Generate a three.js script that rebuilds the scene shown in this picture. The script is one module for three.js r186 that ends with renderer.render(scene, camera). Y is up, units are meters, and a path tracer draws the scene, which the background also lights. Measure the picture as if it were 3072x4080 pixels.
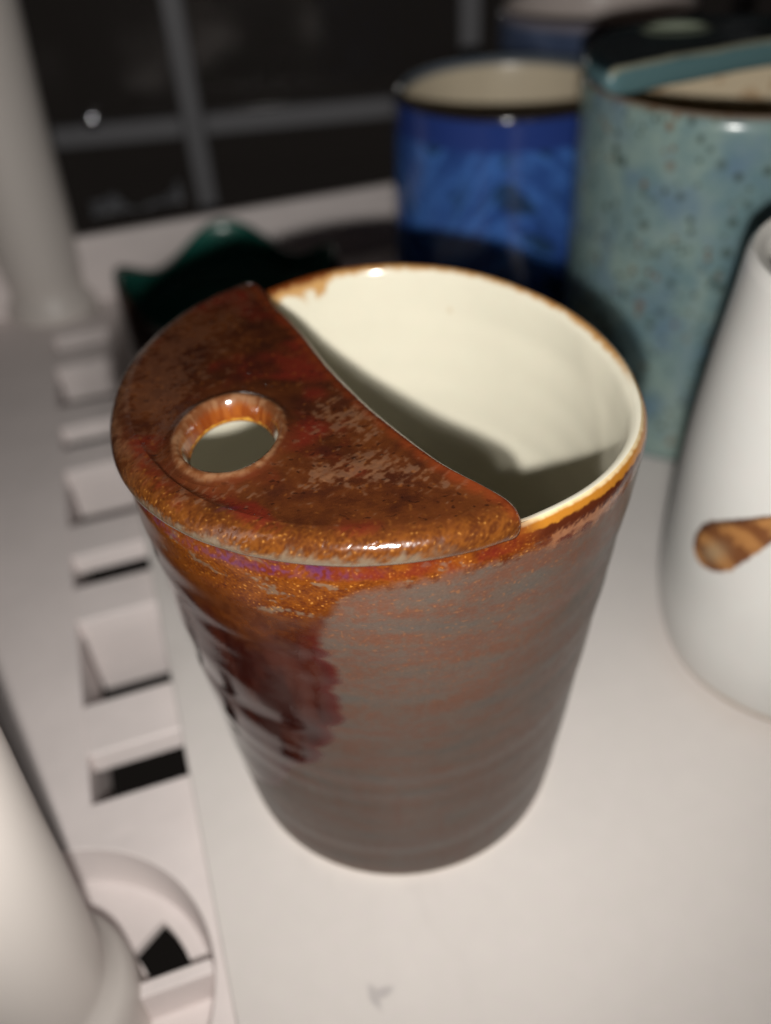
import * as THREE from 'three';
import { ImprovedNoise } from 'three/addons/math/ImprovedNoise.js';

// ---------------------------------------------------------------- camera, light, exposure
// All lengths below are written in rim radii of the brown cup; U turns them into metres.
const U = 0.043;
const scene = new THREE.Scene();
scene.background = new THREE.Color().setRGB(0.0072, 0.0060, 0.0053);   // the unlit night beyond the window
const camera = new THREE.PerspectiveCamera(61.75, 771 / 1024, 0.01, 30);
camera.position.set(0.0058 * U, 3.9443 * U, 2.8005 * U);
camera.rotation.set(-0.6982, 0, -0.066, 'XYZ');
camera.focus = 2.6 * U;
camera.userData.fStop = 9.5;

const renderer = new THREE.WebGLRenderer({ antialias: true });
renderer.setSize(771, 1024);
renderer.shadowMap.enabled = true;
renderer.toneMapping = THREE.LinearToneMapping;
renderer.toneMappingExposure = 1.0;

// the two LEDs of a phone flash, about two centimetres under the lens
for (const [dx, power] of [[-0.02, 0.138], [0.13, 0.026]]) {
  const led = new THREE.SpotLight(new THREE.Color().setRGB(1, 0.968, 0.915), power, 0, 1.2, 1, 2);
  led.position.set((0.006 + dx) * U, 3.65 * U, 3.045 * U);
  led.target.position.set((0.1 + dx * 0.5) * U, 1.3 * U, -3.6 * U);
  led.castShadow = true;
  led.shadow.radius = 0.1;
  led.shadow.mapSize.set(2048, 2048);
  led.shadow.camera.near = 0.01;
  led.name = 'flash_light';
  scene.add(led, led.target);
}

// ---------------------------------------------------------------- helpers
const perlin = new ImprovedNoise();
const noise = (x, y, z) => perlin.noise(x + 31.7, y + 17.3, z + 5.1);
function fbm(x, y, z, n = 4) {
  let s = 0, a = 0.5, f = 1;
  for (let i = 0; i < n; i++, a *= 0.5, f *= 2.03) s += a * noise(x * f, y * f, z * f);
  return s;                                                           // about -0.6 .. 0.6
}
let seed = 20240607;
const rnd = () => { seed = (seed * 1664525 + 1013904223) >>> 0; return seed / 4294967296; };
const sm = (a, b, x) => { const t = Math.min(1, Math.max(0, (x - a) / (b - a))); return t * t * (3 - 2 * t); };
const clamp = (x, a = 0, b = 1) => Math.min(b, Math.max(a, x));
const mix = (a, b, t) => [a[0] + (b[0] - a[0]) * t, a[1] + (b[1] - a[1]) * t, a[2] + (b[2] - a[2]) * t];
const deg = 180 / Math.PI;
// smooth interpolation through [x, y] knots
function knots(list, period) {
  const L = [...list].sort((p, q) => p[0] - q[0]);
  if (period) { L.unshift([L[L.length - 1][0] - period, L[L.length - 1][1]]); L.push([L[1][0] + period, L[1][1]]); L.unshift([L[L.length - 3][0] - period, L[L.length - 3][1]]); }
  L.sort((p, q) => p[0] - q[0]);
  return (x) => {
    let i = 0;
    while (i < L.length - 2 && x > L[i + 1][0]) i++;
    const p0 = L[Math.max(0, i - 1)], p1 = L[i], p2 = L[i + 1], p3 = L[Math.min(L.length - 1, i + 2)];
    const h = p2[0] - p1[0], t = clamp((x - p1[0]) / h);
    const m1 = (p2[1] - p0[1]) / (p2[0] - p0[0] || 1) * h, m2 = (p3[1] - p1[1]) / (p3[0] - p1[0] || 1) * h;
    const t2 = t * t, t3 = t2 * t;
    return (2 * t3 - 3 * t2 + 1) * p1[1] + (t3 - 2 * t2 + t) * m1 + (-2 * t3 + 3 * t2) * p2[1] + (t3 - t2) * m2;
  };
}
const srgb = (v) => (v <= 0.0031308 ? 12.92 * v : 1.055 * Math.pow(v, 1 / 2.4) - 0.055);
// paint(u, v) -> { c: [r, g, b] linear, r: roughness, h: height 0..1 }; gives { map, roughnessMap, bumpMap }
function paintTextures(w, h, paint, want = 'crh', wrapU = true) {
  const C = new Uint8Array(w * h * 4), Rg = new Uint8Array(w * h * 4), H = new Uint8Array(w * h * 4);
  for (let y = 0; y < h; y++) for (let x = 0; x < w; x++) {
    const p = paint((x + 0.5) / w, (y + 0.5) / h), o = (y * w + x) * 4;
    for (let k = 0; k < 3; k++) {
      C[o + k] = 255 * srgb(clamp(p.c[k]));
      Rg[o + k] = 255 * clamp(p.r ?? 0.5);
      H[o + k] = 255 * clamp(p.h ?? 0.5);
    }
    C[o + 3] = Rg[o + 3] = H[o + 3] = 255;
  }
  const tex = (d, color) => {
    const t = new THREE.DataTexture(d, w, h, THREE.RGBAFormat);
    t.magFilter = THREE.LinearFilter; t.minFilter = THREE.LinearFilter;
    t.wrapS = wrapU ? THREE.RepeatWrapping : THREE.ClampToEdgeWrapping; t.wrapT = wrapU === 'both' ? THREE.RepeatWrapping : THREE.ClampToEdgeWrapping;
    if (color) t.colorSpace = THREE.SRGBColorSpace;
    t.needsUpdate = true;
    return t;
  };
  const out = { map: tex(C, true) };
  if (want.includes('r')) out.roughnessMap = tex(Rg);
  if (want.includes('h')) out.bumpMap = tex(H);
  return out;
}
const std = (o) => new THREE.MeshPhysicalMaterial({ side: THREE.DoubleSide, ...o });
const plain = (r, g, b, rough, extra = {}) => std({ color: new THREE.Color().setRGB(r, g, b), roughness: rough, ...extra });

const used = new Map();
function numbered(name) { const n = used.get(name) ?? 0; used.set(name, n + 1); return n ? name + '_' + String(n).padStart(3, '0') : name; }
function thing(name, label, category, [x, y, z] = [0, 0, 0], turn = 0, group) {
  const o = new THREE.Group();
  o.name = numbered(name); o.position.set(x * U, y * U, z * U); o.rotation.y = turn;
  o.userData = { label, category };
  if (group) o.userData.group = group;
  scene.add(o);
  return o;
}
function part(name, geo, material, parent) {
  const g = geo.clone(); g.scale(U, U, U);
  const m = new THREE.Mesh(g, material);
  m.name = parent === scene ? numbered(name) : name;
  m.castShadow = m.receiveShadow = true;
  parent.add(m);
  return m;
}
// a closed-round surface: rows of profile points, radius and height may vary with the angle. point(i row, a angle) -> [x, y, z]; uv = (angle share, v(i))
function sheet(nu, nv, point, uv, closed = true) {
  const pos = [], tex = [], idx = [];
  for (let j = 0; j <= nv; j++) for (let i = 0; i <= nu; i++) {
    pos.push(...point(i / nu, j / nv)); tex.push(...(uv ? uv(i / nu, j / nv) : [i / nu, j / nv]));
  }
  for (let j = 0; j < nv; j++) for (let i = 0; i < nu; i++) {
    const a = j * (nu + 1) + i, b = a + 1, c = a + nu + 1, d = c + 1;
    idx.push(a, b, d, a, d, c);
  }
  const g = new THREE.BufferGeometry();
  g.setAttribute('position', new THREE.Float32BufferAttribute(pos, 3));
  g.setAttribute('uv', new THREE.Float32BufferAttribute(tex, 2));
  g.setIndex(idx); g.computeVertexNormals();
  if (closed) {                                                        // one normal along the seam
    const n = g.attributes.normal;
    for (let j = 0; j <= nv; j++) {
      const a = j * (nu + 1), b = a + nu, v = new THREE.Vector3(n.getX(a) + n.getX(b), n.getY(a) + n.getY(b), n.getZ(a) + n.getZ(b)).normalize();
      n.setXYZ(a, v.x, v.y, v.z); n.setXYZ(b, v.x, v.y, v.z);
    }
  }
  return g;
}
// dense smooth profile through [r, y] points, by arc length
function profile(points, n) {
  const c = new THREE.CatmullRomCurve3(points.map(([r, y]) => new THREE.Vector3(r, y, 0)), false, 'centripetal');
  return c.getSpacedPoints(n).map((p) => [p.x, p.y]);
}
function box(w, h, d, x, y, z) { const g = new THREE.BoxGeometry(w, h, d); g.translate(x, y, z); return g; }
// box with softened edges, by extruding a rounded rectangle upwards
function slab(x0, x1, z0, z1, y0, y1, r = 0.02, bev = 0.012) {
  const s = new THREE.Shape();
  const a = x0 + bev, b = x1 - bev, c = -z1 + bev, d = -z0 - bev;
  s.moveTo(a + r, c); s.lineTo(b - r, c); s.quadraticCurveTo(b, c, b, c + r); s.lineTo(b, d - r); s.quadraticCurveTo(b, d, b - r, d);
  s.lineTo(a + r, d); s.quadraticCurveTo(a, d, a, d - r); s.lineTo(a, c + r); s.quadraticCurveTo(a, c, a + r, c);
  const g = new THREE.ExtrudeGeometry(s, { depth: y1 - y0 - 2 * bev, bevelEnabled: true, bevelThickness: bev, bevelSize: bev, bevelSegments: 3, curveSegments: 6 });
  g.rotateX(-Math.PI / 2); g.translate(0, y0 + bev, 0);
  return g;
}

// ---------------------------------------------------------------- the white plastic shelf, turned 16.4 degrees
const TURN = 0.2865;
const plastic = std({ ...paintTextures(512, 512, (u, v) => {
  const n = fbm(u * 8, v * 8, 1.3, 4), m = fbm(u * 40, v * 40, 7.1, 3), k = 1 + 0.10 * n + 0.04 * m;
  return { c: [0.80 * k, 0.725 * k, 0.71 * k], r: 0.5 + 0.12 * n, h: 0.5 + 0.5 * m };
}, 'crh', 'both'), bumpScale: 0.00008, roughness: 1 });
for (const k of ['map', 'roughnessMap', 'bumpMap']) plastic[k].repeat.set(0.25, 0.25);
const legPlastic = plain(0.66, 0.61, 0.575, 0.45);
const shelf = thing('shelving_unit', 'white plastic shelving unit with slotted deck and round legs, under all the pottery', 'shelf', [0, -0.1, 0], TURN);
const SLOT0 = -1.66, SLOT1 = -1.125, THICK = 0.17;
{
  // deck right of and left of the slot column, and the ends
  part('deck_panel', slab(SLOT1, 6.5, -7.35, 4.5, -THICK, 0), plastic, shelf);
  // alternating wide and narrow slots towards the back, a slat between each two
  const edges = [];
  for (let k = -3; k <= 0; k++) { const o = 1.745 * k; edges.push([-1.64 + o, -0.93 + o, 'wide'], [-0.56 + o, -0.24 + o, 'narrow']); }
  edges.sort((p, q) => p[0] - q[0]);
  let z = -7.35;
  for (const [a, b, kind] of edges) {
    part('slat', slab(SLOT0 - 0.004, SLOT1 + 0.004, z, a, -THICK, -0.003), plastic, shelf);
    if (kind === 'wide') part('rib', slab(SLOT0, SLOT1, a - 0.12, a - 0.01, -0.72, -THICK + 0.02), plastic, shelf);
    z = b;
  }
  part('side_rib', slab(SLOT0 - 0.1, SLOT0 - 0.02, -7.3, -0.2, -0.72, -THICK + 0.02), plastic, shelf);
  part('side_rib', slab(SLOT1 + 0.02, SLOT1 + 0.1, -7.3, 4.4, -0.72, -THICK + 0.02), plastic, shelf);

  // left deck with a round hole for the leg socket
  const SX = -1.936, SZ = 0.732, SR = 0.755;
  const left = new THREE.Shape();
  for (const [i, [x, y]] of [[-6, -4.5], [SLOT1, -4.5], [SLOT1, 0.24], [SLOT0, 0.24], [SLOT0, 7.35], [-6, 7.35]].entries()) { if (i) left.lineTo(x, y); else left.moveTo(x, y); }
  const round = new THREE.Path(); round.absarc(SX, -SZ, SR, 0, 2 * Math.PI, true); left.holes.push(round);
  const lg = new THREE.ExtrudeGeometry(left, { depth: THICK - 0.02, bevelEnabled: true, bevelThickness: 0.01, bevelSize: 0.01, bevelOffset: -0.01, bevelSegments: 2, curveSegments: 48 });
  lg.rotateX(-Math.PI / 2); lg.translate(0, -THICK + 0.01, 0);
  part('deck_panel', lg, plastic, shelf);
  // socket: vertical wall, sunken floor with an opening, radial web, collar
  const wall = profile([[SR + 0.004, -0.012], [SR + 0.002, -0.02], [SR - 0.005, -0.1], [SR - 0.03, -0.26], [SR - 0.05, -0.3]], 14);
  part('socket_wall', sheet(64, 14, (u, v) => { const p = wall[Math.round(v * 14)], a = u * 2 * Math.PI; return [SX + p[0] * Math.cos(a), p[1] - 0.004, SZ + p[0] * Math.sin(a)]; }), plastic, shelf);
  const floor = new THREE.Shape(); floor.absarc(0, 0, SR - 0.03, 0, 2 * Math.PI);
  const gap = new THREE.Path(); gap.absarc(0, 0, 0.63, -0.02, 0.62, false); gap.absarc(0, 0, 0.43, 0.62, -0.02, true); floor.holes.push(gap);
  const fg = new THREE.ExtrudeGeometry(floor, { depth: 0.06, bevelEnabled: false, curveSegments: 32 });
  fg.rotateX(-Math.PI / 2); fg.translate(SX, -0.34, SZ);
  part('socket_floor', fg, plastic, shelf);
  const web = slab(0.3, SR - 0.01, -0.035, 0.035, -0.33, -0.03, 0.01, 0.01); web.rotateY(0.0); web.translate(SX, 0, SZ + 0.05);
  part('web', web, plastic, shelf);
  const makeLeg = (x, z, collar, rows) => {
    const r = rows[0][0], p = profile([[collar, -0.3], [collar, 0.1], [collar - 0.015, 0.15], [r + 0.02, 0.175], ...rows], 60);
    part('leg', sheet(72, 60, (u, v) => { const q = p[Math.round(v * 60)], a = -u * 2 * Math.PI; return [x + q[0] * Math.cos(a), q[1], z + q[0] * Math.sin(a)]; }, (u, v) => [u * 2, v * 4]), legPlastic, shelf);
  };
  makeLeg(SX, SZ, 0.415, [[0.338, 0.22], [0.345, 0.4], [0.365, 0.8], [0.39, 1.45], [0.41, 1.9], [0.44, 2.6], [0.46, 4.4]]);
  makeLeg(-1.62, -6.55, 0.47, [[0.39, 0.24], [0.41, 0.45], [0.43, 0.85], [0.465, 1.9], [0.52, 2.8], [0.58, 4], [0.62, 6]]);
  // rim of the deck at the back
  part('back_rail', slab(-6, 3.2, -6.57, -6.45, -0.5, 0.70, 0.01, 0.03), plastic, shelf);
}

// ---------------------------------------------------------------- white board under the cups
const boardMat = std({ ...paintTextures(1024, 1024, (u, v) => {
  const a = u * 8 - 1.5, b = 4.4 - v * 8;                              // place on the board
  const n = fbm(a * 0.7, b * 0.7, 3.3, 5), m = fbm(a * 9, b * 9, 9.1, 3);
  let k = 1 + 0.10 * n + 0.03 * m;
  let c = [0.70 * k, 0.655 * k, 0.63 * k];
  const l = (a + 0.545) * 12, w = (b - 1.22) * 14;                     // a pencil-grey smudge
  const q = Math.min(Math.hypot((l - 0.1 * w) * 2.2, w * 0.6), Math.hypot(l - 0.4, (w + 0.1) * 2.0)) + 0.6 * m;
  c = mix(c, [0.52, 0.48, 0.46], sm(0.2, 0.45, fbm(a * 2.2 + 4, b * 0.9, 21.0, 4)) * 0.35);
  c = mix(c, [0.40, 0.37, 0.37], (1 - sm(0.2, 0.75, q)) * 0.6);
  return { c, r: 0.42 + 0.1 * n, h: 0.5 + 0.5 * m };
}, 'crh'), bumpScale: 0.00005, roughness: 1 });
const board = thing('display_board', 'smooth white board lying on the slotted shelf under the brown cup', 'board', [0, 0, 0], TURN);
{
  const g = slab(-1.13, 6.2, -3.55, 4.3, -0.1, 0, 0.03, 0.015);
  const uv = g.attributes.uv; for (let i = 0; i < uv.count; i++) uv.setXY(i, (uv.getX(i) + 1.5) / 8, (uv.getY(i) + 4.4) / 8);
  part('board_panel', g, boardMat, board);
}

// ---------------------------------------------------------------- the brown drinking cup with its half lid
const RIMY = 2.217;
// radius of the mouth by angle atan2(z, x), as the hand made it
const mouth = knots([[-102, 1.03], [-84, 1.05], [-65, 1.03], [-43, 0.98], [-16, 0.962], [6, 0.98], [19, 1.005], [30, 1.02], [45, 1.02], [60, 1.005], [75, 1.0], [90, 1.0], [110, 1.01], [130, 1.01], [146, 0.99], [162, 0.965], [174, 0.95], [188, 0.94], [205, 0.935], [223, 0.94], [240, 0.97]], 360);
const throwing = (y, a) => 0.0010 * Math.sin(y * 31 + a + 1.3 * Math.sin(y * 7)) + 0.0022 * Math.sin(y * 13.3 + 1.2 * Math.sin(a) + Math.sin(y * 5)) + 0.004 * noise(y * 9, Math.cos(a) * 0.7, Math.sin(a) * 0.7);
const bodyR = (y, a) => {
  const d = a * deg, base = 0.808 + 0.0905 * Math.min(y, RIMY) - 0.010 * Math.exp(-y * 16), k = Math.pow(clamp(y / RIMY), 3.5);
  return base + k * (mouth(d > 258 ? d - 360 : d) - (0.808 + 0.0905 * RIMY)) + throwing(y, a) * sm(0.02, 0.2, y) * (1 - sm(2.0, 2.15, y))
    - 0.016 * Math.exp(-(((y - 2.205) / 0.028) ** 2)) * sm(62, 72, d) * (1 - sm(228, 238, d));   // the joint under the lid
};
const ang = (u) => { const a = u * 2 * Math.PI; return a; };             // atan2(z, x) runs with u
// knots by theta: degrees from +z (towards the camera) to +x (right)
const amberLow = knots([[-180, 1.9], [-120, 1.95], [-60, 2.0], [-42, 2.02], [-32, 2.03], [-21, 1.97], [-14, 2.0], [-8, 2.08], [-5, 2.115], [5, 2.14], [17, 2.155], [28, 2.135], [38, 2.125], [60, 2.15], [120, 2.18], [180, 2.1]]);
const dripEdge = knots([[0.4, -62], [0.62, -38], [0.8, -31], [0.96, -25], [1.06, -21], [1.16, -18], [1.28, -15], [1.38, -12.8], [1.5, -12], [1.63, -11.3], [1.75, -12.2], [1.89, -11.5], [2.0, -9], [2.08, -7.5], [2.25, -6]]);
const dripLow = knots([[-180, 0.4], [-100, 0.45], [-62, 0.36], [-45, 0.36], [-38, 0.42], [-30, 0.60], [-22, 0.9], [-10, 0.9]]);
function bodyPaint(u, v) {
  const y = v * 2.3, a = ang(u), ca = Math.cos(a), sa = Math.sin(a);
  let th = Math.atan2(ca, sa) * deg;
  const big = fbm(ca * 2.2, y * 2.2, sa * 2.2, 4), fine = fbm(ca * 26, y * 26, sa * 26, 3), speck = noise(ca * 70, y * 70, sa * 70);
  const band = fbm(ca * 3, y * 13 + 1.2 * sa, sa * 3, 4), grain = noise(ca * 120, y * 120, sa * 120);
  // thin metallic brown: taupe with rust and grey veils along the throwing lines
  const rust = sm(-0.15, 0.45, 0.9 * band + 0.7 * fine + 0.25 * speck + 0.1), grey = sm(0.0, 0.4, -0.8 * band + 0.5 * fine);
  let c = mix([0.069, 0.046, 0.035], [0.084, 0.032, 0.018], rust * (0.45 + 0.3 * sm(0.6, 2.0, y)));
  c = mix(c, [0.053, 0.048, 0.042], grey * 0.65);
  const vert = sm(0.12, 0.3, fbm(ca * 14, y * 1.2, sa * 14, 3)) * (1 - sm(0.5, 1.4, y));
  c = mix(c, [0.070, 0.028, 0.017], vert * 0.6);
  c = mix(c, [0.16, 0.07, 0.03], sm(0.35, 0.6, speck) * sm(1.2, 2.1, y) * 0.5);
  c = c.map((x) => x * (1 + 0.14 * grain + 0.20 * big));
  let r = 0.36 + 0.08 * fine, h = 0.5 + 0.1 * grain;
  // pale glaze where the brown runs thin at the right
  const pale = sm(52, 74, th + 8 * big) * sm(0.1, 0.4, y) * (th < 150 ? 1 : 0);
  c = mix(c, [0.19, 0.18, 0.145], pale * 0.75); r = r * (1 - pale) + 0.22 * pale;
  // the thick glossy run at the left, its edge in scallops
  const scallop = 2.3 * Math.pow(Math.abs(Math.sin(y * 15.5 + 1.2 + 1.8 * noise(2.2, y * 5, 0.4))), 0.7) * sm(0.9, 1.1, y) * (1 - sm(1.75, 1.9, y));
  const edge = dripEdge(y) + scallop - 2.0 + 3.5 * fbm(3.1, y * 11, 1.7, 4), low = dripLow(th) + 0.12 * fbm(th * 0.35, 2.2, 8.8, 3) + 0.10 * fbm(th * 0.12, 4.2, 1.8, 2);
  const run = (1 - sm(edge - 1.6, edge + 1.2, th)) * sm(low - 0.05, low + 0.06, y);
  if (run > 0) {
    const warm = sm(1.70, 2.04, y + 0.22 * big + 0.10 * fine), rim = sm(edge - 5, edge - 0.5, th);
    let d = mix([0.019, 0.0028, 0.0018], [0.085, 0.023, 0.0035], warm * (0.75 + 0.5 * fine));
    const lane = sm(-0.1, 0.3, fbm(th * 0.16, y * 2.5, 5.0, 3)) * (1 - warm);
    d = mix(d, [0.042, 0.009, 0.0045], lane * 0.8 * (1 - rim));
    d = mix(d, [0.048, 0.0045, 0.0025], rim * (1 - warm) * 0.8);
    c = mix(c, d, run); r = r * (1 - run) + (0.09 + 0.10 * warm) * run;
  }
  // amber under the lid
  const low2 = amberLow(th) + 0.05 * fine + 0.03 * big, amb = sm(low2 - 0.02, low2 + 0.03, y);
  if (amb > 0) {
    const g = sm(-0.4, 0.4, 0.6 * fine + 0.35 * grain + 0.6 * big + 0.05);
    let d = mix([0.050, 0.0105, 0.0028], [0.118, 0.032, 0.0036], g);
    d = mix(d, [0.105, 0.08, 0.055], sm(0.12, 0.34, fbm(ca * 9, y * 22, sa * 9, 3) + 0.25 * speck) * 0.6);
    d = mix(d, [0.38, 0.17, 0.035], sm(0.45, 0.62, grain + 0.2 * fine) * 0.55);
    const dull = sm(-38, -75, th) * 0.6; d = mix(d, [0.10, 0.035, 0.015], dull);
    // right of the lid the rim carries a copper crust
    if (th > 25) d = mix(d, mix([0.20, 0.085, 0.04], [0.06, 0.011, 0.005], sm(-0.1, 0.2, fbm(ca * 16, y * 16, sa * 16, 3))), sm(25, 34, th) * 0.85);
    c = mix(c, d, amb); r = r * (1 - amb) + (0.16 + 0.12 * Math.abs(fine)) * amb;
    h += 0.25 * fine * amb;
  }
  // the open lip at the right: cream over the top, then gold, a dark line, copper below
  if (th > 22 && th < 150) {
    const k = sm(22, 30, th) * (1 - sm(120, 150, th)), t = 2.255 - y + 0.006 * fine;
    c = mix(c, [0.045, 0.010, 0.004], k * sm(0.085, 0.055, t + 0.02 * speck + 0.015 * fine)); c = mix(c, [0.24, 0.095, 0.011], k * sm(0.034, 0.024, t + 0.008 * fine)); c = mix(c, [0.46, 0.37, 0.22], k * sm(0.010, 0.001, t));
  }
  // violet and red line pooled in the joint below the lid
  const line = sm(2.160, 2.182, y + 0.03 * fine + 0.02 * big) * (th > -75 && th < 30 ? 1 : 0) * sm(-75, -60, th) * (1 - sm(18, 30, th)) * sm(-0.3, 0.12, fbm(th * 0.09, y * 6, 3.3, 3));
  r = r + (0.3 - r) * line * 0.8; c = mix(c, mix(mix([0.045, 0.012, 0.055], [0.05, 0.004, 0.005], sm(-0.15, 0.2, fine + 0.5 * speck)), [0.07, 0.006, 0.004], sm(-18, 2, th + 12 * fine)), line * 0.75);
  if (y < 0.1) { const k = 1 - sm(0.022, 0.045, y + 0.01 * fine); c = mix(c, [0.60, 0.53, 0.45], k); r = r + (0.7 - r) * k; }
  return { c, r, h };
}
const glazeBody = std({ ...paintTextures(1536, 768, bodyPaint, 'crh'), bumpScale: 0.0001, roughness: 1, ior: 1.38, specularIntensity: 0.7 });
// inside: cream glaze, breaking amber at the lip
const lipBand = knots([[-130, 0.07], [-112, 0.055], [-95, 0.028], [-84, 0.018], [-60, 0.012], [-20, 0.012], [0, 0.008], [15, 0.002], [30, 0.001], [45, 0.001], [60, 0.003], [90, 0.03], [180, 0.06], [225, 0.07]], 360);
function insidePaint(u, v) {
  const y = v * 2.3, a = ang(u), ca = Math.cos(a), sa = Math.sin(a), d = a * deg;
  const big = fbm(ca * 2, y * 2, sa * 2, 3), fine = fbm(ca * 16, y * 16, sa * 16, 3);
  let c = [0.61, 0.58, 0.475].map((x) => x * (1 + 0.05 * big + 0.02 * fine));
  const w = lipBand(d > 258 ? d - 360 : d) * (1 + 1.2 * fine), t = 2.262 - y;
  const on = sm(0.002, 0.01, lipBand(d > 258 ? d - 360 : d)), yel = on * (1 - sm(w * 0.75, w * 1.25 + 0.012, t)), brown = on * (1 - sm(w * 0.15, w * 0.55 + 0.004, t));
  c = mix(c, [0.40, 0.19, 0.028], yel * 0.85); c = mix(c, [0.13, 0.030, 0.006], brown);
  const dx = (d - 293) / 0.55, dy = (y - 2.07) / 0.011; c = mix(c, [0.45, 0.32, 0.17], Math.exp(-(dx * dx + dy * dy)) * 0.7);
  return { c, r: 0.13 + 0.04 * fine };
}
const glazeIn = std({ ...paintTextures(1024, 512, insidePaint, 'cr'), roughness: 1, ior: 1.5 });

const cup = thing('lidded_cup', 'brown glazed tapered cup with cream inside and a half lid with a sip hole', 'cup');
{
  const NU = 360, rows = [];
  rows.push([0.12, 0.03], [0.10, 0.004], [0.06, 0.0], [0.02, 0.0], [0.006, 0.006], [0, 0.02]);          // [inset, y]
  for (let i = 1; i <= 150; i++) rows.push([0, 0.02 + (2.19 - 0.02) * i / 150]);
  rows.push([0.002, 2.205], [0.006, 2.222], [0.013, 2.238], [0.022, 2.249], [0.033, 2.255]);
  part('body', sheet(NU, rows.length - 1, (u, v) => {
    const [ins, y] = rows[Math.round(v * (rows.length - 1))], a = ang(u), r = bodyR(y, a) - ins;
    return [r * Math.cos(a), y, r * Math.sin(a)];
  }, (u, v) => [u, rows[Math.round(v * (rows.length - 1))][1] / 2.3]), glazeBody, cup);
  const inn = [[0.0325, 2.255, 1], [0.045, 2.254, 1], [0.056, 2.246, 1], [0.064, 2.232, 1], [0.069, 2.21, 1]];
  for (let i = 1; i <= 70; i++) inn.push([0.069 + 0.02 * i / 70, 2.21 - (2.21 - 0.26) * i / 70, 1]);
  for (let i = 1; i <= 8; i++) { const t = i / 8 * Math.PI / 2; inn.push([0.089 + 0.16 * (1 - Math.cos(t)), 0.26 - 0.16 * Math.sin(t), 1]); }
  inn.push([0, 0.1, 0.5], [0, 0.1, 0.01]);
  part('interior', sheet(NU, inn.length - 1, (u, v) => {
    const [ins, y, k] = inn[Math.round(v * (inn.length - 1))], a = ang(u);
    const r = k < 1 ? k * (bodyR(0.1, a) - 0.25) : bodyR(Math.min(y, 2.217), a) - ins;
    return [r * Math.cos(a), y, r * Math.sin(a)];
  }, (u, v) => [u, inn[Math.round(v * (inn.length - 1))][1] / 2.3]), glazeIn, cup);
}

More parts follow.
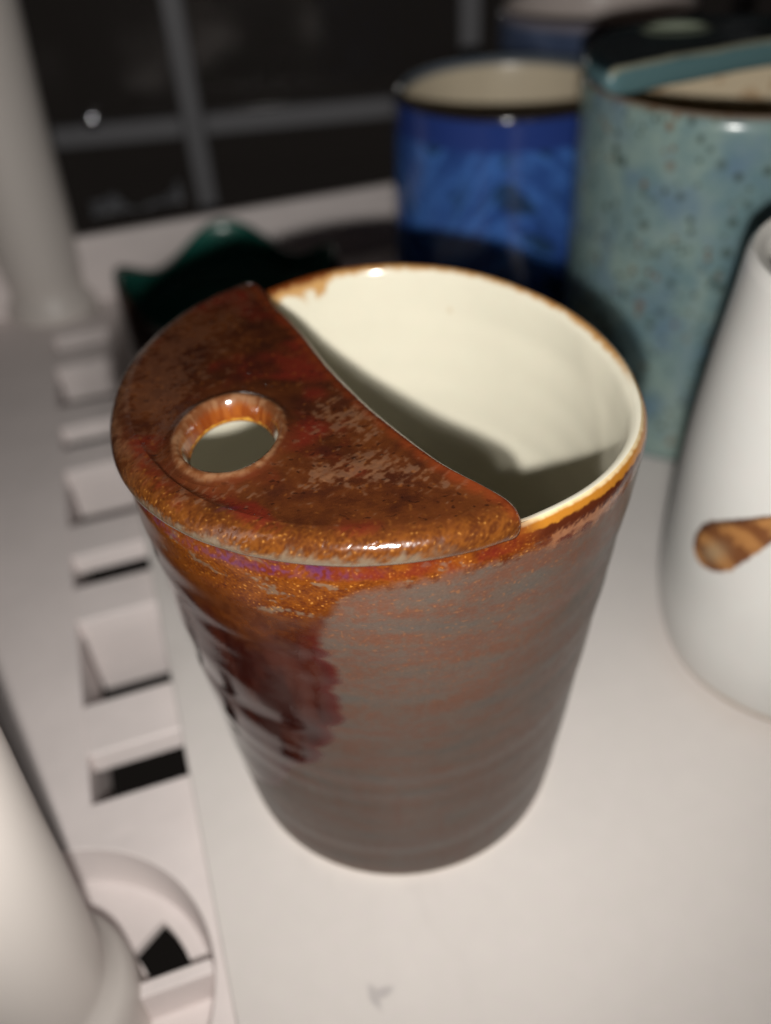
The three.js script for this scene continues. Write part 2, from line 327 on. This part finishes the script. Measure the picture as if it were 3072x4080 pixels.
// a half lid: outline in plan, a hole in it, top height T; returns the sheet and the unrolled plan coordinates as uv
function lidGeometry({ outline, isChord, hole, T, low, lip = 0.012, span = 1.5, edge = 1, wob = 1 }) {
  const N = 480, [hx, hz, ha, hb] = hole, D = [], chord = [];
  for (let i = 0; i <= N; i++) {
    const f = i / N * 2 * Math.PI, dx = Math.cos(f), dz = Math.sin(f);
    let best = 0, kind = 0;
    for (let k = 0; k < outline.length; k++) {
      const [ax, az] = outline[k], [bx, bz] = outline[(k + 1) % outline.length], ex = bx - ax, ez = bz - az;
      const det = dx * ez - dz * ex; if (Math.abs(det) < 1e-9) continue;
      const t = ((ax - hx) * ez - (az - hz) * ex) / det, s = ((ax - hx) * dz - (az - hz) * dx) / det;
      if (t > 0 && s >= -1e-6 && s <= 1 + 1e-6 && t > best) { best = t; kind = isChord(ax + s * ex, az + s * ez); }
    }
    D.push(best); chord.push(kind);
  }
  const smooth = (A) => A.map((_, i) => { let s = 0; for (let k = -3; k <= 3; k++) s += A[(i + k + N) % N]; return s / 7; });
  const Ds = smooth(D), Cs = smooth(smooth(chord));
  // rows: [kind 0 hole / 1 flat / 2 edge, ...]
  const rows = [];
  for (const [o, y] of [[0.006, -0.078], [0.0, -0.073], [-0.002, -0.063], [0.002, -0.05], [0.008, -0.028], [0.016, -0.010], [0.025, lip * 0.6], [0.036, lip], [0.048, lip * 0.75], [0.060, lip * 0.2], [0.075, -0.004]]) rows.push([0, o, y]);
  const inset = 0.1 * edge;
  for (let i = 1; i <= 46; i++) rows.push([1, i / 47]);
  const arcE = [[0.1, 0.0], [0.078, -0.001], [0.055, -0.005], [0.036, -0.013], [0.02, -0.024], [0.009, -0.038], [0.002, -0.054], [0, -0.07], [0.004, -0.085], [0.014, -0.097], [0.03, -0.104], [0.05, -0.106]];
  const chE = [[0.045, 0.0], [0.034, -0.0015], [0.024, -0.005], [0.015, -0.011], [0.008, -0.019], [0.003, -0.03], [0, -0.045], [0, -0.07], [0, -0.09], [0.004, -0.11], [0.014, -0.13], [0.03, -0.138]];
  for (let i = 0; i < 12; i++) rows.push([2, i]);
  rows.push([3, 0.5], [3, 0]);
  const at = (i, j) => {
    const f = i / N * 2 * Math.PI, dx = Math.cos(f), dz = Math.sin(f), d = Ds[i % N], c = Cs[i % N];
    const rho = ha * hb / Math.sqrt((hb * dx) ** 2 + (ha * dz) ** 2), row = rows[j];
    const e = (k) => [(arcE[k][0] * (1 - c) + chE[k][0] * c) * edge, (arcE[k][1] * (1 - c) + chE[k][1] * c) * edge];
    let r, y, ur;
    if (row[0] === 0) { r = rho + row[1]; y = T + row[2]; ur = row[2] < -0.04 ? rho + 0.006 + (row[2] + 0.05) * 0.9 : r; }
    else if (row[0] === 1) { const a = rho + 0.08, b = d - e(0)[0]; r = a + (b - a) * row[1]; y = T - 0.004 * (1 - row[1]) - 0.009 * Math.sin(Math.PI * row[1]); ur = r; }
    else if (row[0] === 2) {
      r = d - e(row[1])[0]; y = T + e(row[1])[1]; ur = d - e(0)[0];
      for (let k = 1; k <= row[1]; k++) ur += Math.hypot(e(k)[0] - e(k - 1)[0], e(k)[1] - e(k - 1)[1]);
    } else { const b = d - 0.06; r = rho + (b - rho) * row[1]; y = T - 0.08 - 0.06 * row[1]; ur = r; }
    const x = hx + r * dx, z = hz + r * dz;
    const w = row[0] === 3 ? 0 : wob * (0.006 * noise(x * 3, 2.2, z * 3) + 0.0025 * noise(x * 9, 1.2, z * 9));
    return { p: [x, y + w, z], uv: [0.5 + (hx + ur * dx) / (2 * span), 0.5 + (hz + ur * dz) / (2 * span)], c, d };
  };
  const M = rows.length - 1;
  return sheet(N, M, (u, v) => at(Math.round(u * N), Math.round(v * M)).p, (u, v) => at(Math.round(u * N), Math.round(v * M)).uv);
}
{
  const lidR = knots([[60, 1.0], [70, 1.02], [90, 1.025], [110, 1.03], [130, 1.03], [146, 1.012], [162, 0.983], [173, 0.968], [188, 0.957], [205, 0.952], [223, 0.957], [238, 0.955]]);
  const out = [];
  for (let d = 65; d <= 236; d += 1.5) { const a = d / deg; out.push([lidR(d) * Math.cos(a), lidR(d) * Math.sin(a)]); }
  const ch = new THREE.CatmullRomCurve3([[-0.505, -0.80], [-0.475, -0.735], [-0.424, -0.577], [-0.296, -0.311], [-0.151, 0.03], [-0.022, 0.29], [0.121, 0.537], [0.25, 0.724], [0.349, 0.825], [0.405, 0.885], [0.43, 0.92]].map(([x, z]) => new THREE.Vector3(x, 0, z)));
  const cp = ch.getSpacedPoints(80).map((p) => [p.x, p.z]);
  const isChord = (x, z) => (cp.some(([a, b]) => Math.hypot(a - x, b - z) < 0.03) ? 1 : 0);
  const hole = [-0.495, 0.432, 0.143, 0.194];
  const outline = [...out, ...cp];
  const g = lidGeometry({ outline, isChord, hole, T: 2.34 });
  const SP = 1.5, edgeAt = (x, z) => { let d = Math.atan2(z, x) * deg; if (d < 0) d += 360; return lidR(clamp(d, 62, 238)); };
  const lidPaint = (u, v) => {
    const x = (u - 0.5) * 2 * SP, z = (v - 0.5) * 2 * SP, rr = Math.hypot(x, z);
    if (rr > 1.3 || x > 0.62 || x - 0.57 * z > 0.25) return { c: [0.1, 0.03, 0.01], r: 0.2, h: 0.5 };
    const big = fbm(x * 2.4, 1.1, z * 2.4, 4), med = fbm(x * 8, 4.4, z * 8, 4), fine = fbm(x * 30, 7.7, z * 30, 3), grain = noise(x * 95, 2.5, z * 95);
    const ht = noise((x + z) * 60, 9.1, (x - z) * 14), pits = noise(x * 48, 6.6, z * 48);
    let d = Math.atan2(z, x) * deg; if (d < 0) d += 360;
    const e = edgeAt(x, z) - rr;                                        // distance in from the outer edge (negative on the rolled side)
    let c = mix([0.036, 0.0095, 0.0038], [0.066, 0.0185, 0.0052], sm(-0.25, 0.35, 0.7 * med + 0.4 * big + 0.35 * fine));
    c = mix(c, [0.095, 0.0095, 0.006], sm(0.05, 0.35, fbm(x * 4, 12.2, z * 4, 3)) * 0.7);
    c = mix(c, [0.022, 0.0065, 0.004], sm(0.05, 0.35, -med - 0.3 * big) * 0.6);
    c = mix(c, [0.06, 0.012, 0.075], sm(0.34, 0.5, fbm(x * 5.5, 22.2, z * 5.5, 2)) * 0.7);
    // copper crust where the glaze dried matte
    const spot = (px, pz, sx, sz) => Math.exp(-(((x - px) / sx) ** 2) - ((z - pz) / sz) ** 2);
    const where = 0.24 * sm(0.42, 0.12, e) * sm(118, 150, d) + 0.42 * spot(-0.10, 0.66, 0.17, 0.10) + 0.36 * spot(-0.1, 0.33, 0.16, 0.16) + 0.26 * spot(-0.72, 0.0, 0.2, 0.35) + 0.18 * spot(-0.5, -0.45, 0.15, 0.2) + 0.3 * spot(0.16, 0.72, 0.15, 0.1) + 0.16 * spot(-0.55, 0.75, 0.3, 0.12);
    const crust = sm(0.16, 0.40, where + 0.30 * med + 0.6 * fine + 0.22 * ht - 0.06);
    const lf = sm(0.5, 0.2, e) * sm(118, 150, d);
    c = mix(c, mix(mix([0.165, 0.078, 0.038], [0.10, 0.050, 0.028], sm(-0.2, 0.3, fine)), mix([0.098, 0.040, 0.019], [0.055, 0.020, 0.009], sm(-0.25, 0.25, fine + 0.5 * ht)), lf), crust * 0.6);
    c = mix(c, [0.016, 0.005, 0.003], sm(0.42, 0.55, pits) * 0.7);
    c = mix(c, [0.15, 0.05, 0.011], sm(0.4, 0.6, -pits + 0.2 * fine) * 0.35);
    let r = 0.13 + 0.26 * crust + 0.05 * fine, h = 0.5 + 0.18 * fine + 0.12 * grain + 0.12 * crust + 0.2 * med - 0.3 * sm(0.42, 0.55, pits);
    // rolled outer edge: gold in front, copper at the left, pale along the joint
    if (e < 0.16) {
      const front = sm(160, 135, d) , k = sm(0.10, 0.02, e + 0.06 * med + 0.03 * ht);
      let g1 = mix([0.042, 0.0115, 0.0032], [0.088, 0.0275, 0.0048], sm(-0.4, 0.35, 0.6 * fine + 0.4 * grain + 0.4 * med + 0.25 * ht));
      g1 = mix(g1, [0.135, 0.066, 0.032], sm(0.06, 0.13, e) * sm(0, 0.25, fine + 0.3 * ht + 0.2) * 0.8);
      g1 = mix(g1, [0.28, 0.13, 0.03], sm(0.42, 0.62, grain) * 0.5);
      const left = mix([0.045, 0.014, 0.006], [0.115, 0.052, 0.026], sm(-0.15, 0.25, med + 0.5 * fine));
      c = mix(c, mix(left, g1, front), k);
      const pale = sm(-0.005, -0.045, e + 0.05 * fine + 0.03 * med) * sm(150, 140, d) * sm(74, 88, d);
      c = mix(c, [0.115, 0.09, 0.062], pale * 0.85);
      r = r * (1 - k) + (0.15 + 0.1 * Math.abs(fine)) * k;
      h += 0.25 * fine * k;
    }
    // the chord edge: red-amber line
    if (x > -0.6) {
      let near = 9; for (let i = 0; i < cp.length; i += 3) near = Math.min(near, Math.hypot(cp[i][0] - x, cp[i][1] - z));
      const side = sm(0.075, 0.03, near); c = mix(c, [0.12, 0.022, 0.006], side * 0.7); r = r * (1 - side) + 0.14 * side;
    }
    // the lip of the hole and its wall
    const q = Math.hypot((x - hole[0]) / hole[2], (z - hole[1]) / hole[3]), qd = (q - 1) * 0.18;
    if (qd < 0.2) {
      const halo = sm(0.15, 0.07, qd + 0.03 * med) * 0.65; c = mix(c, [0.050, 0.014, 0.005], halo);
      const ring = sm(0.07, 0.045, qd + 0.02 * med); c = mix(c, mix([0.10, 0.035, 0.013], [0.17, 0.085, 0.042], sm(-0.2, 0.25, fine + 0.5 * med)), ring * 0.9);
      const in1 = sm(0.022, 0.006, qd + 0.012 * fine); c = mix(c, mix([0.12, 0.026, 0.005], [0.19, 0.052, 0.008], sm(-0.2, 0.2, fine + med)), in1);
      const in2 = sm(-0.004, -0.012, qd + 0.02 * fine); c = mix(c, [0.42, 0.22, 0.035], in2);
      const in3 = sm(-0.018, -0.027, qd + 0.02 * fine); c = mix(c, [0.60, 0.52, 0.36], in3);
      r = r * (1 - ring) + 0.16 * ring;
    }
    return { c, r, h };
  };
  const glazeLid = std({ ...paintTextures(1024, 1024, lidPaint, 'crh', false), bumpScale: 0.00012, roughness: 1, ior: 1.46 });
  part('half_lid', g, glazeLid, cup);
}

// ---------------------------------------------------------------- plain round vessels
// wall: [r, y] outside from foot to lip, then inside down to the floor; split at index k into body and interior
function vessel(root, outer, inner, matOut, matIn, { nu = 128, wob = 0.006, no = 70, ni = 50, tilt } = {}) {
  const po = profile(outer, no), pi = profile(inner, ni), H = Math.max(...po.map((p) => p[1]));
  const pt = (p, u) => {
    const a = u * 2 * Math.PI, w = 1 + wob * noise(Math.cos(a) * 1.3, p[1] * 1.1, Math.sin(a) * 1.3 + 3);
    const y = p[1] + (tilt ? tilt(a) * Math.pow(p[1] / H, 3) : 0);
    return [p[0] * w * Math.cos(a), y, p[0] * w * Math.sin(a)];
  };
  part('body', sheet(nu, no, (u, v) => pt(po[Math.round(v * no)], u), (u, v) => [u, po[Math.round(v * no)][1] / H]), matOut, root);
  part('interior', sheet(nu, ni, (u, v) => pt(pi[Math.round(v * ni)], u), (u, v) => [u, pi[Math.round(v * ni)][1] / H]), matIn, root);
}

// speckled teal cup with half lid
{
  const root = thing('lidded_cup', 'large teal speckled cup with dark half lid, behind the brown cup at the right', 'cup', [2.5, 0, -3.15]);
  const dots = [];
  for (let i = 0; i < 1500; i++) dots.push([rnd(), rnd(), 0.010 + 0.016 * rnd() * rnd(), rnd() < 0.2 ? 1 : 0, 0.45 + 0.5 * rnd()]);
  const cells = new Map(), key = (a, b) => a * 1000 + b;
  for (const d of dots) for (let a = -1; a <= 1; a++) for (let b = -1; b <= 1; b++) { const k = key(((Math.floor(d[0] * 32) + a) + 32) % 32, Math.floor(d[1] * 16) + b); if (!cells.has(k)) cells.set(k, []); cells.get(k).push(d); }
  const tealAt = (u, v) => {
    const a = u * 2 * Math.PI, ca = Math.cos(a), sa = Math.sin(a), y = v * 2.46;
    const big = fbm(ca * 2.4, y * 2.0, sa * 2.4, 4), fine = fbm(ca * 14, y * 14, sa * 14, 3);
    let c = mix([0.125, 0.205, 0.225], [0.225, 0.305, 0.275], sm(-0.4, 0.4, big + 0.5 * fine));
    c = mix(c, [0.10, 0.165, 0.25], sm(-0.05, 0.45, fbm(ca * 2.7, y * 2.6 + 9, sa * 2.7, 4) + 0.25 * fine) * 0.7);
    for (const d of cells.get(key(Math.floor(u * 32) % 32, Math.floor(v * 16))) ?? []) {
      let du = Math.abs(u - d[0]); du = Math.min(du, 1 - du) * 6.28; const dv = (v - d[1]) * 2.46, q = Math.hypot(du, dv * 0.9) / (d[2] * (1 + 0.5 * fine));
      if (q < 2) c = mix(c, d[3] ? [0.16, 0.075, 0.03] : [0.045, 0.06, 0.045], (1 - sm(0.6, 1.8, q)) * d[4]);
    }
    return c;
  };
  const teal = std({ ...paintTextures(1024, 512, (u, v) => ({ c: mix(tealAt(u, v), [0.20, 0.10, 0.05], sm(0.985, 1.0, v) * 0.8), r: 0.2 }), 'c'), roughness: 0.2 });
  const cream = std({ ...paintTextures(512, 256, (u, v) => { const a = u * 6.2832, n = fbm(Math.cos(a) * 3, v * 6, Math.sin(a) * 3, 3), s = sm(0.3, 0.42, noise(Math.cos(a) * 8, v * 18, Math.sin(a) * 8)); return { c: mix(mix([0.66, 0.55, 0.39], [0.42, 0.24, 0.11], s * 0.6 * sm(0.5, 0.9, v)), [0.055, 0.022, 0.010], sm(0.945, 0.965, v)).map((x) => x * (1 + 0.1 * n)) }; }, 'c'), roughness: 0.2 });
  vessel(root, [[0.85, 0], [0.95, 0.01], [0.985, 0.05], [1.0, 0.3], [1.02, 1.3], [1.03, 2.2], [1.025, 2.4], [1.01, 2.44], [0.985, 2.455]], [[0.985, 2.4555], [0.955, 2.44], [0.935, 2.39], [0.93, 2.0], [0.91, 0.8], [0.87, 0.25], [0.6, 0.12], [0.01, 0.12]], teal, cream);
  // lid over the far side; the chord runs from its left corner to the right and back
  const out = [], a0 = 160, a1 = 340;                                    // atan2(z, x) degrees
  for (let d = a0; d <= a1; d += 2) out.push([1.035 * Math.cos(d / deg), 1.035 * Math.sin(d / deg)]);
  const A = out[out.length - 1], B = out[0], cp = [];
  for (let i = 1; i < 60; i++) { const t = i / 60; cp.push([A[0] + (B[0] - A[0]) * t + 0.0, A[1] + (B[1] - A[1]) * t - 0.05 * Math.sin(Math.PI * t)]); }
  const isChord = (x, z) => (cp.some(([a, b]) => Math.hypot(a - x, b - z) < 0.03) ? 1 : 0);
  const hole = [-0.28, -0.62, 0.17, 0.15];
  const g = lidGeometry({ outline: [...out, ...cp], isChord, hole, T: 2.6, edge: 1.25 });
  const lidMat = std({ ...paintTextures(512, 512, (u, v) => {
    const x = (u - 0.5) * 3, z = (v - 0.5) * 3; const t = ((x - B[0]) * (A[0] - B[0]) + (z - B[1]) * (A[1] - B[1])) / ((A[0] - B[0]) ** 2 + (A[1] - B[1]) ** 2), len = Math.hypot(A[0] - B[0], A[1] - B[1]);
    const s = ((z - B[1]) * (A[0] - B[0]) - (x - B[0]) * (A[1] - B[1])) / len + 0.05 * Math.sin(Math.PI * clamp(t));   // past the straight edge
    const n = fbm(x * 6, 3.3, z * 6, 3), e = 1.035 - Math.hypot(x, z), q = (Math.hypot((x - hole[0]) / hole[2], (z - hole[1]) / hole[3]) - 1) * 0.16;
    let c = mix([0.012, 0.025, 0.032], [0.022, 0.04, 0.045], sm(-0.3, 0.3, n));
    c = mix(c, [0.10, 0.19, 0.205], sm(-0.02, 0.01, s));
    c = mix(c, [0.36, 0.36, 0.27], (1 - sm(0.012, 0.03, Math.abs(s + 0.025 + 0.02 * n))) * 0.8);
    c = mix(c, [0.10, 0.19, 0.21], sm(0.035, 0.0, e) * 0.9);
    c = mix(c, [0.28, 0.32, 0.24], sm(0.09, 0.05, q) * 0.8);
    c = mix(c, [0.10, 0.19, 0.20], sm(-0.01, -0.04, q));
    return { c };
  }, 'c', false), roughness: 0.22 });
  part('half_lid', g, lidMat, root);
}

// blue cup with dark waves
{
  const root = thing('handleless_cup', 'cobalt blue cup with dark brushed waves and cream inside, left of the teal cup', 'cup', [1.27, -0.1, -4.92]);
  const blue = std({ ...paintTextures(1024, 512, (u, v) => {
    const a = u * 2 * Math.PI, ca = Math.cos(a), sa = Math.sin(a), y = v * 2.15;
    const fine = fbm(ca * 12, y * 18, sa * 12, 3), sway = 0.30 * Math.sin(a * 3 + 0.4) + 0.18 * Math.sin(a * 5 + 2);
    const q = fbm(ca * 2.0 + 3, (y + sway) * 4.2, sa * 2.0, 4), dk = fbm(ca * 2.6 + 9, (y + 0.8 * sway) * 5.5 + 4, sa * 2.6, 3);
    let c = mix([0.026, 0.070, 0.27], [0.060, 0.170, 0.51], sm(-0.22, 0.26, q + 0.25 * fine));
    c = mix(c, [0.013, 0.032, 0.055], sm(0.10, 0.30, dk + 0.2 * fine) * 0.8);
    c = mix(c, [0.026, 0.056, 0.245], sm(0.86, 0.88, v + 0.02 * fine));
    c = mix(c, [0.02, 0.016, 0.016], sm(0.965, 0.985, v));
    return { c };
  }, 'c'), roughness: 0.13 });
  const cream = std({ ...paintTextures(256, 128, (u, v) => { const a = u * 6.2832, n = fbm(Math.cos(a) * 3, v * 6, Math.sin(a) * 3, 3); return { c: mix([0.72, 0.62, 0.46], [0.10, 0.13, 0.17], sm(0.955, 0.985, v)).map((x) => x * (1 + 0.1 * n)) }; }, 'c'), roughness: 0.3 });
  vessel(root, [[0.8, 0], [0.93, 0.01], [0.98, 0.06], [1.02, 0.4], [1.01, 1.0], [0.97, 1.6], [0.955, 2.0], [0.955, 2.1], [0.945, 2.14], [0.92, 2.15]], [[0.92, 2.1505], [0.89, 2.14], [0.875, 2.08], [0.88, 1.5], [0.9, 0.6], [0.85, 0.22], [0.6, 0.12], [0.01, 0.12]], blue, cream, { wob: 0.02 });
}

// grey-blue cup at the back
{
  const root = thing('handleless_cup', 'slate blue cup with pale pinkish inside, farthest back behind the blue cup', 'cup', [2.5, -0.1, -7.05]);
  const slate = std({ ...paintTextures(512, 256, (u, v) => { const a = u * 6.2832, n = fbm(Math.cos(a) * 2, v * 5, Math.sin(a) * 2, 4); return { c: mix(mix([0.06, 0.085, 0.16], [0.12, 0.16, 0.27], sm(-0.2, 0.3, n)), [0.25, 0.23, 0.27], sm(0.955, 0.985, v)) }; }, 'c'), roughness: 0.2 });
  vessel(root, [[0.8, 0], [0.93, 0.01], [0.97, 0.06], [1.0, 0.5], [1.0, 1.6], [1.0, 2.2], [0.995, 2.26], [0.985, 2.29], [0.96, 2.3]], [[0.96, 2.3005], [0.93, 2.29], [0.915, 2.24], [0.91, 1.6], [0.9, 0.5], [0.8, 0.15], [0.01, 0.12]], slate, plain(0.78, 0.68, 0.64, 0.3));
}

// white cup with a brown painted leaf
{
  const root = thing('handleless_cup', 'white glazed cup with a brown striped leaf painted on it, right of the brown cup', 'cup', [2.31, 0, -0.5]);
  const white = std({ ...paintTextures(1280, 512, (u, v) => {
    const a = u * 2 * Math.PI, ca = Math.cos(a), sa = Math.sin(a), y = v * 2.36;
    const n = fbm(ca * 3, y * 3, sa * 3, 3), fine = fbm(ca * 20, y * 20, sa * 20, 3);
    let c = [0.60, 0.59, 0.57].map((x) => x * (1 + 0.05 * n));
    c = mix(c, [0.42, 0.30, 0.19], (1 - sm(0.035, 0.05, Math.abs(y - 0.07))) * sm(0.11, 0.085, y + 0.02 * n) * 0.75);
    // the leaf, along (0.63, 0.78) of (turn towards the right, height)
    const px = (161 - a * deg) * 0.0137, py = y - 1.06, l = px * 0.63 + py * 0.78, w = -px * 0.78 + py * 0.63 + 0.033;
    if (Math.abs(l) < 0.8 && Math.abs(w) < 0.25) {
      const half = (l < 0.08 ? Math.sqrt(clamp(1 - ((l - 0.08) / 0.22) ** 2)) : Math.pow(clamp(1 - (l - 0.08) / 0.52), 0.8)) * 0.13;
      const q = Math.abs(w) / (half + 1e-4), inside = half > 0.003 ? 1 - sm(0.92, 1.06, q + 0.12 * fine) : 0;
      if (inside > 0) {
        const str = Math.sin(l * 34 + w * 20 + 90 * w * w + 2.5 * n + 1.6 * fine);
        let d = mix([0.17, 0.062, 0.022], [0.38, 0.175, 0.058], sm(-0.8, 0.9, str + 1.2 * fine));
        d = mix(d, [0.34, 0.25, 0.15], Math.exp(-(((l - 0.02) / 0.09) ** 2) - ((w + 0.02) / 0.05) ** 2) * 0.75);
        d = mix(d, [0.06, 0.028, 0.018], sm(0.55, 0.95, q) * (w > 0 ? 0.9 : 0.2));
        c = mix(c, d, inside);
      }
    }
    return { c };
  }, 'c'), roughness: 0.3 });
  vessel(root, [[0.55, 0], [0.63, 0.005], [0.675, 0.03], [0.715, 0.12], [0.765, 0.36], [0.785, 0.7], [0.787, 1.05], [0.78, 1.35], [0.75, 1.75], [0.715, 2.1], [0.70, 2.28], [0.69, 2.335], [0.67, 2.355]], [[0.67, 2.3555], [0.63, 2.35], [0.60, 2.32], [0.65, 2.0], [0.70, 1.4], [0.69, 0.5], [0.55, 0.14], [0.01, 0.12]], white, plain(0.72, 0.70, 0.66, 0.25), { wob: 0.008 });
}

// dark bowl with a four-pointed green rim
{
  const root = thing('square_bowl', 'dark brown bowl with a four-pointed dark green rim, behind the brown cup', 'bowl', [-1.31, -0.1, -4.87], 0.157);
  const shape = (a, k) => { const c = Math.abs(Math.cos(a)), s = Math.abs(Math.sin(a)), e = 1.55 + 2.4 * (1 - k); return Math.pow(Math.pow(c, e) + Math.pow(s, e), -1 / e); };
  const skin = (list, n) => { const p = profile(list, n); return sheet(128, n, (u, v) => { const q = p[Math.round(v * n)], a = u * 2 * Math.PI, k = q[1] / 0.7, r = q[0] * shape(a, k); return [r * Math.cos(a), q[1] + 0.14 * k * k * (Math.cos(4 * a) - 0.4), r * Math.sin(a)]; }); };
  part('body', skin([[0.65, 0], [0.88, 0.01], [0.99, 0.06], [1.04, 0.3], [1.05, 0.62], [1.045, 0.69], [1.03, 0.70]], 30), plain(0.045, 0.022, 0.016, 0.3), root);
  part('interior', skin([[1.03, 0.7005], [1.0, 0.68], [0.96, 0.5], [0.9, 0.25], [0.6, 0.1], [0.01, 0.08]], 24), plain(0.019, 0.125, 0.095, 0.25), root);
}

// ---------------------------------------------------------------- the dark window behind the shelf
{
  const a = Math.atan2(0.0991, 0.9951), root = thing('window', 'dark night window with grey glazing bars behind the shelf', 'window', [-3.884, 0, -8.75], a);
  const paint = plain(0.20, 0.20, 0.215, 0.55), glass = std({ color: 0xffffff, roughness: 0.12, transmission: 1, thickness: 0, ior: 1.5 });
  const vs = [-5.4, -1.83, 1.77, 5.37, 8.97], hs = [-2.4, 0.8, 4.0];
  const W = 0.27;
  for (const x of vs) part('glazing_bar', slab(x - W / 2, x + W / 2, -0.1, 0.1, -2.8, 4.6, 0.02, 0.03), paint, root);
  for (const y of hs) for (let i = 0; i + 1 < vs.length; i++) part('glazing_bar', slab(vs[i] + W / 2 + 0.003, vs[i + 1] - W / 2 - 0.003, -0.09, 0.09, y - 0.125, y + 0.125, 0.02, 0.03), paint, root);
  for (let j = 0; j + 1 < hs.length; j++) for (let i = 0; i + 1 < vs.length; i++) part('pane', box(vs[i + 1] - vs[i] - W - 0.02, hs[j + 1] - hs[j] - 0.27, 0.01, (vs[i] + vs[i + 1]) / 2, (hs[j] + hs[j + 1]) / 2, -0.02), glass, root);
  // small chrome stud on the bar
  const stud = thing('chrome_stud', 'small shiny round stud at the left of the window bar catching the flash', 'stud', [-3.884 + 0.54 * Math.cos(a) + 0.12 * Math.sin(a), 1.0, -8.75 - 0.54 * Math.sin(a) + 0.13 * Math.cos(a)], a);
  const sp = new THREE.SphereGeometry(0.11, 32, 20); sp.scale(1, 1, 0.6);
  part('stud_head', sp, plain(0.85, 0.86, 0.95, 0.16, { metalness: 1 }), stud);
  const st = new THREE.CylinderGeometry(0.03, 0.03, 0.12, 20); st.rotateX(Math.PI / 2); st.translate(0, 0, -0.06);
  part('stud_shank', st, plain(0.5, 0.5, 0.52, 0.3, { metalness: 1 }), stud);
}
// a crumpled strip of clear film at the back edge of the shelf
{
  const film = sheet(60, 12, (u, v) => [-0.5 + 1.0 * u, 0.0 + 0.2 * v * (0.55 + 0.45 * Math.sin(u * 7.2 + 0.6)) + 0.03 * noise(u * 9, v * 4, 1), 0.10 * Math.sin(u * 17) * v + 0.08 * noise(u * 6, v * 3, 4)], undefined, false);
  const root = thing('plastic_film', 'crumpled bluish strip of clear film at the back left edge of the shelf', 'film', [-2.5, 0.54, -6.75], TURN);
  part('film_sheet', film, std({ color: new THREE.Color().setRGB(0.30, 0.31, 0.34), roughness: 0.3, transmission: 0.6, thickness: 0 }), root);
}

renderer.render(scene, camera);
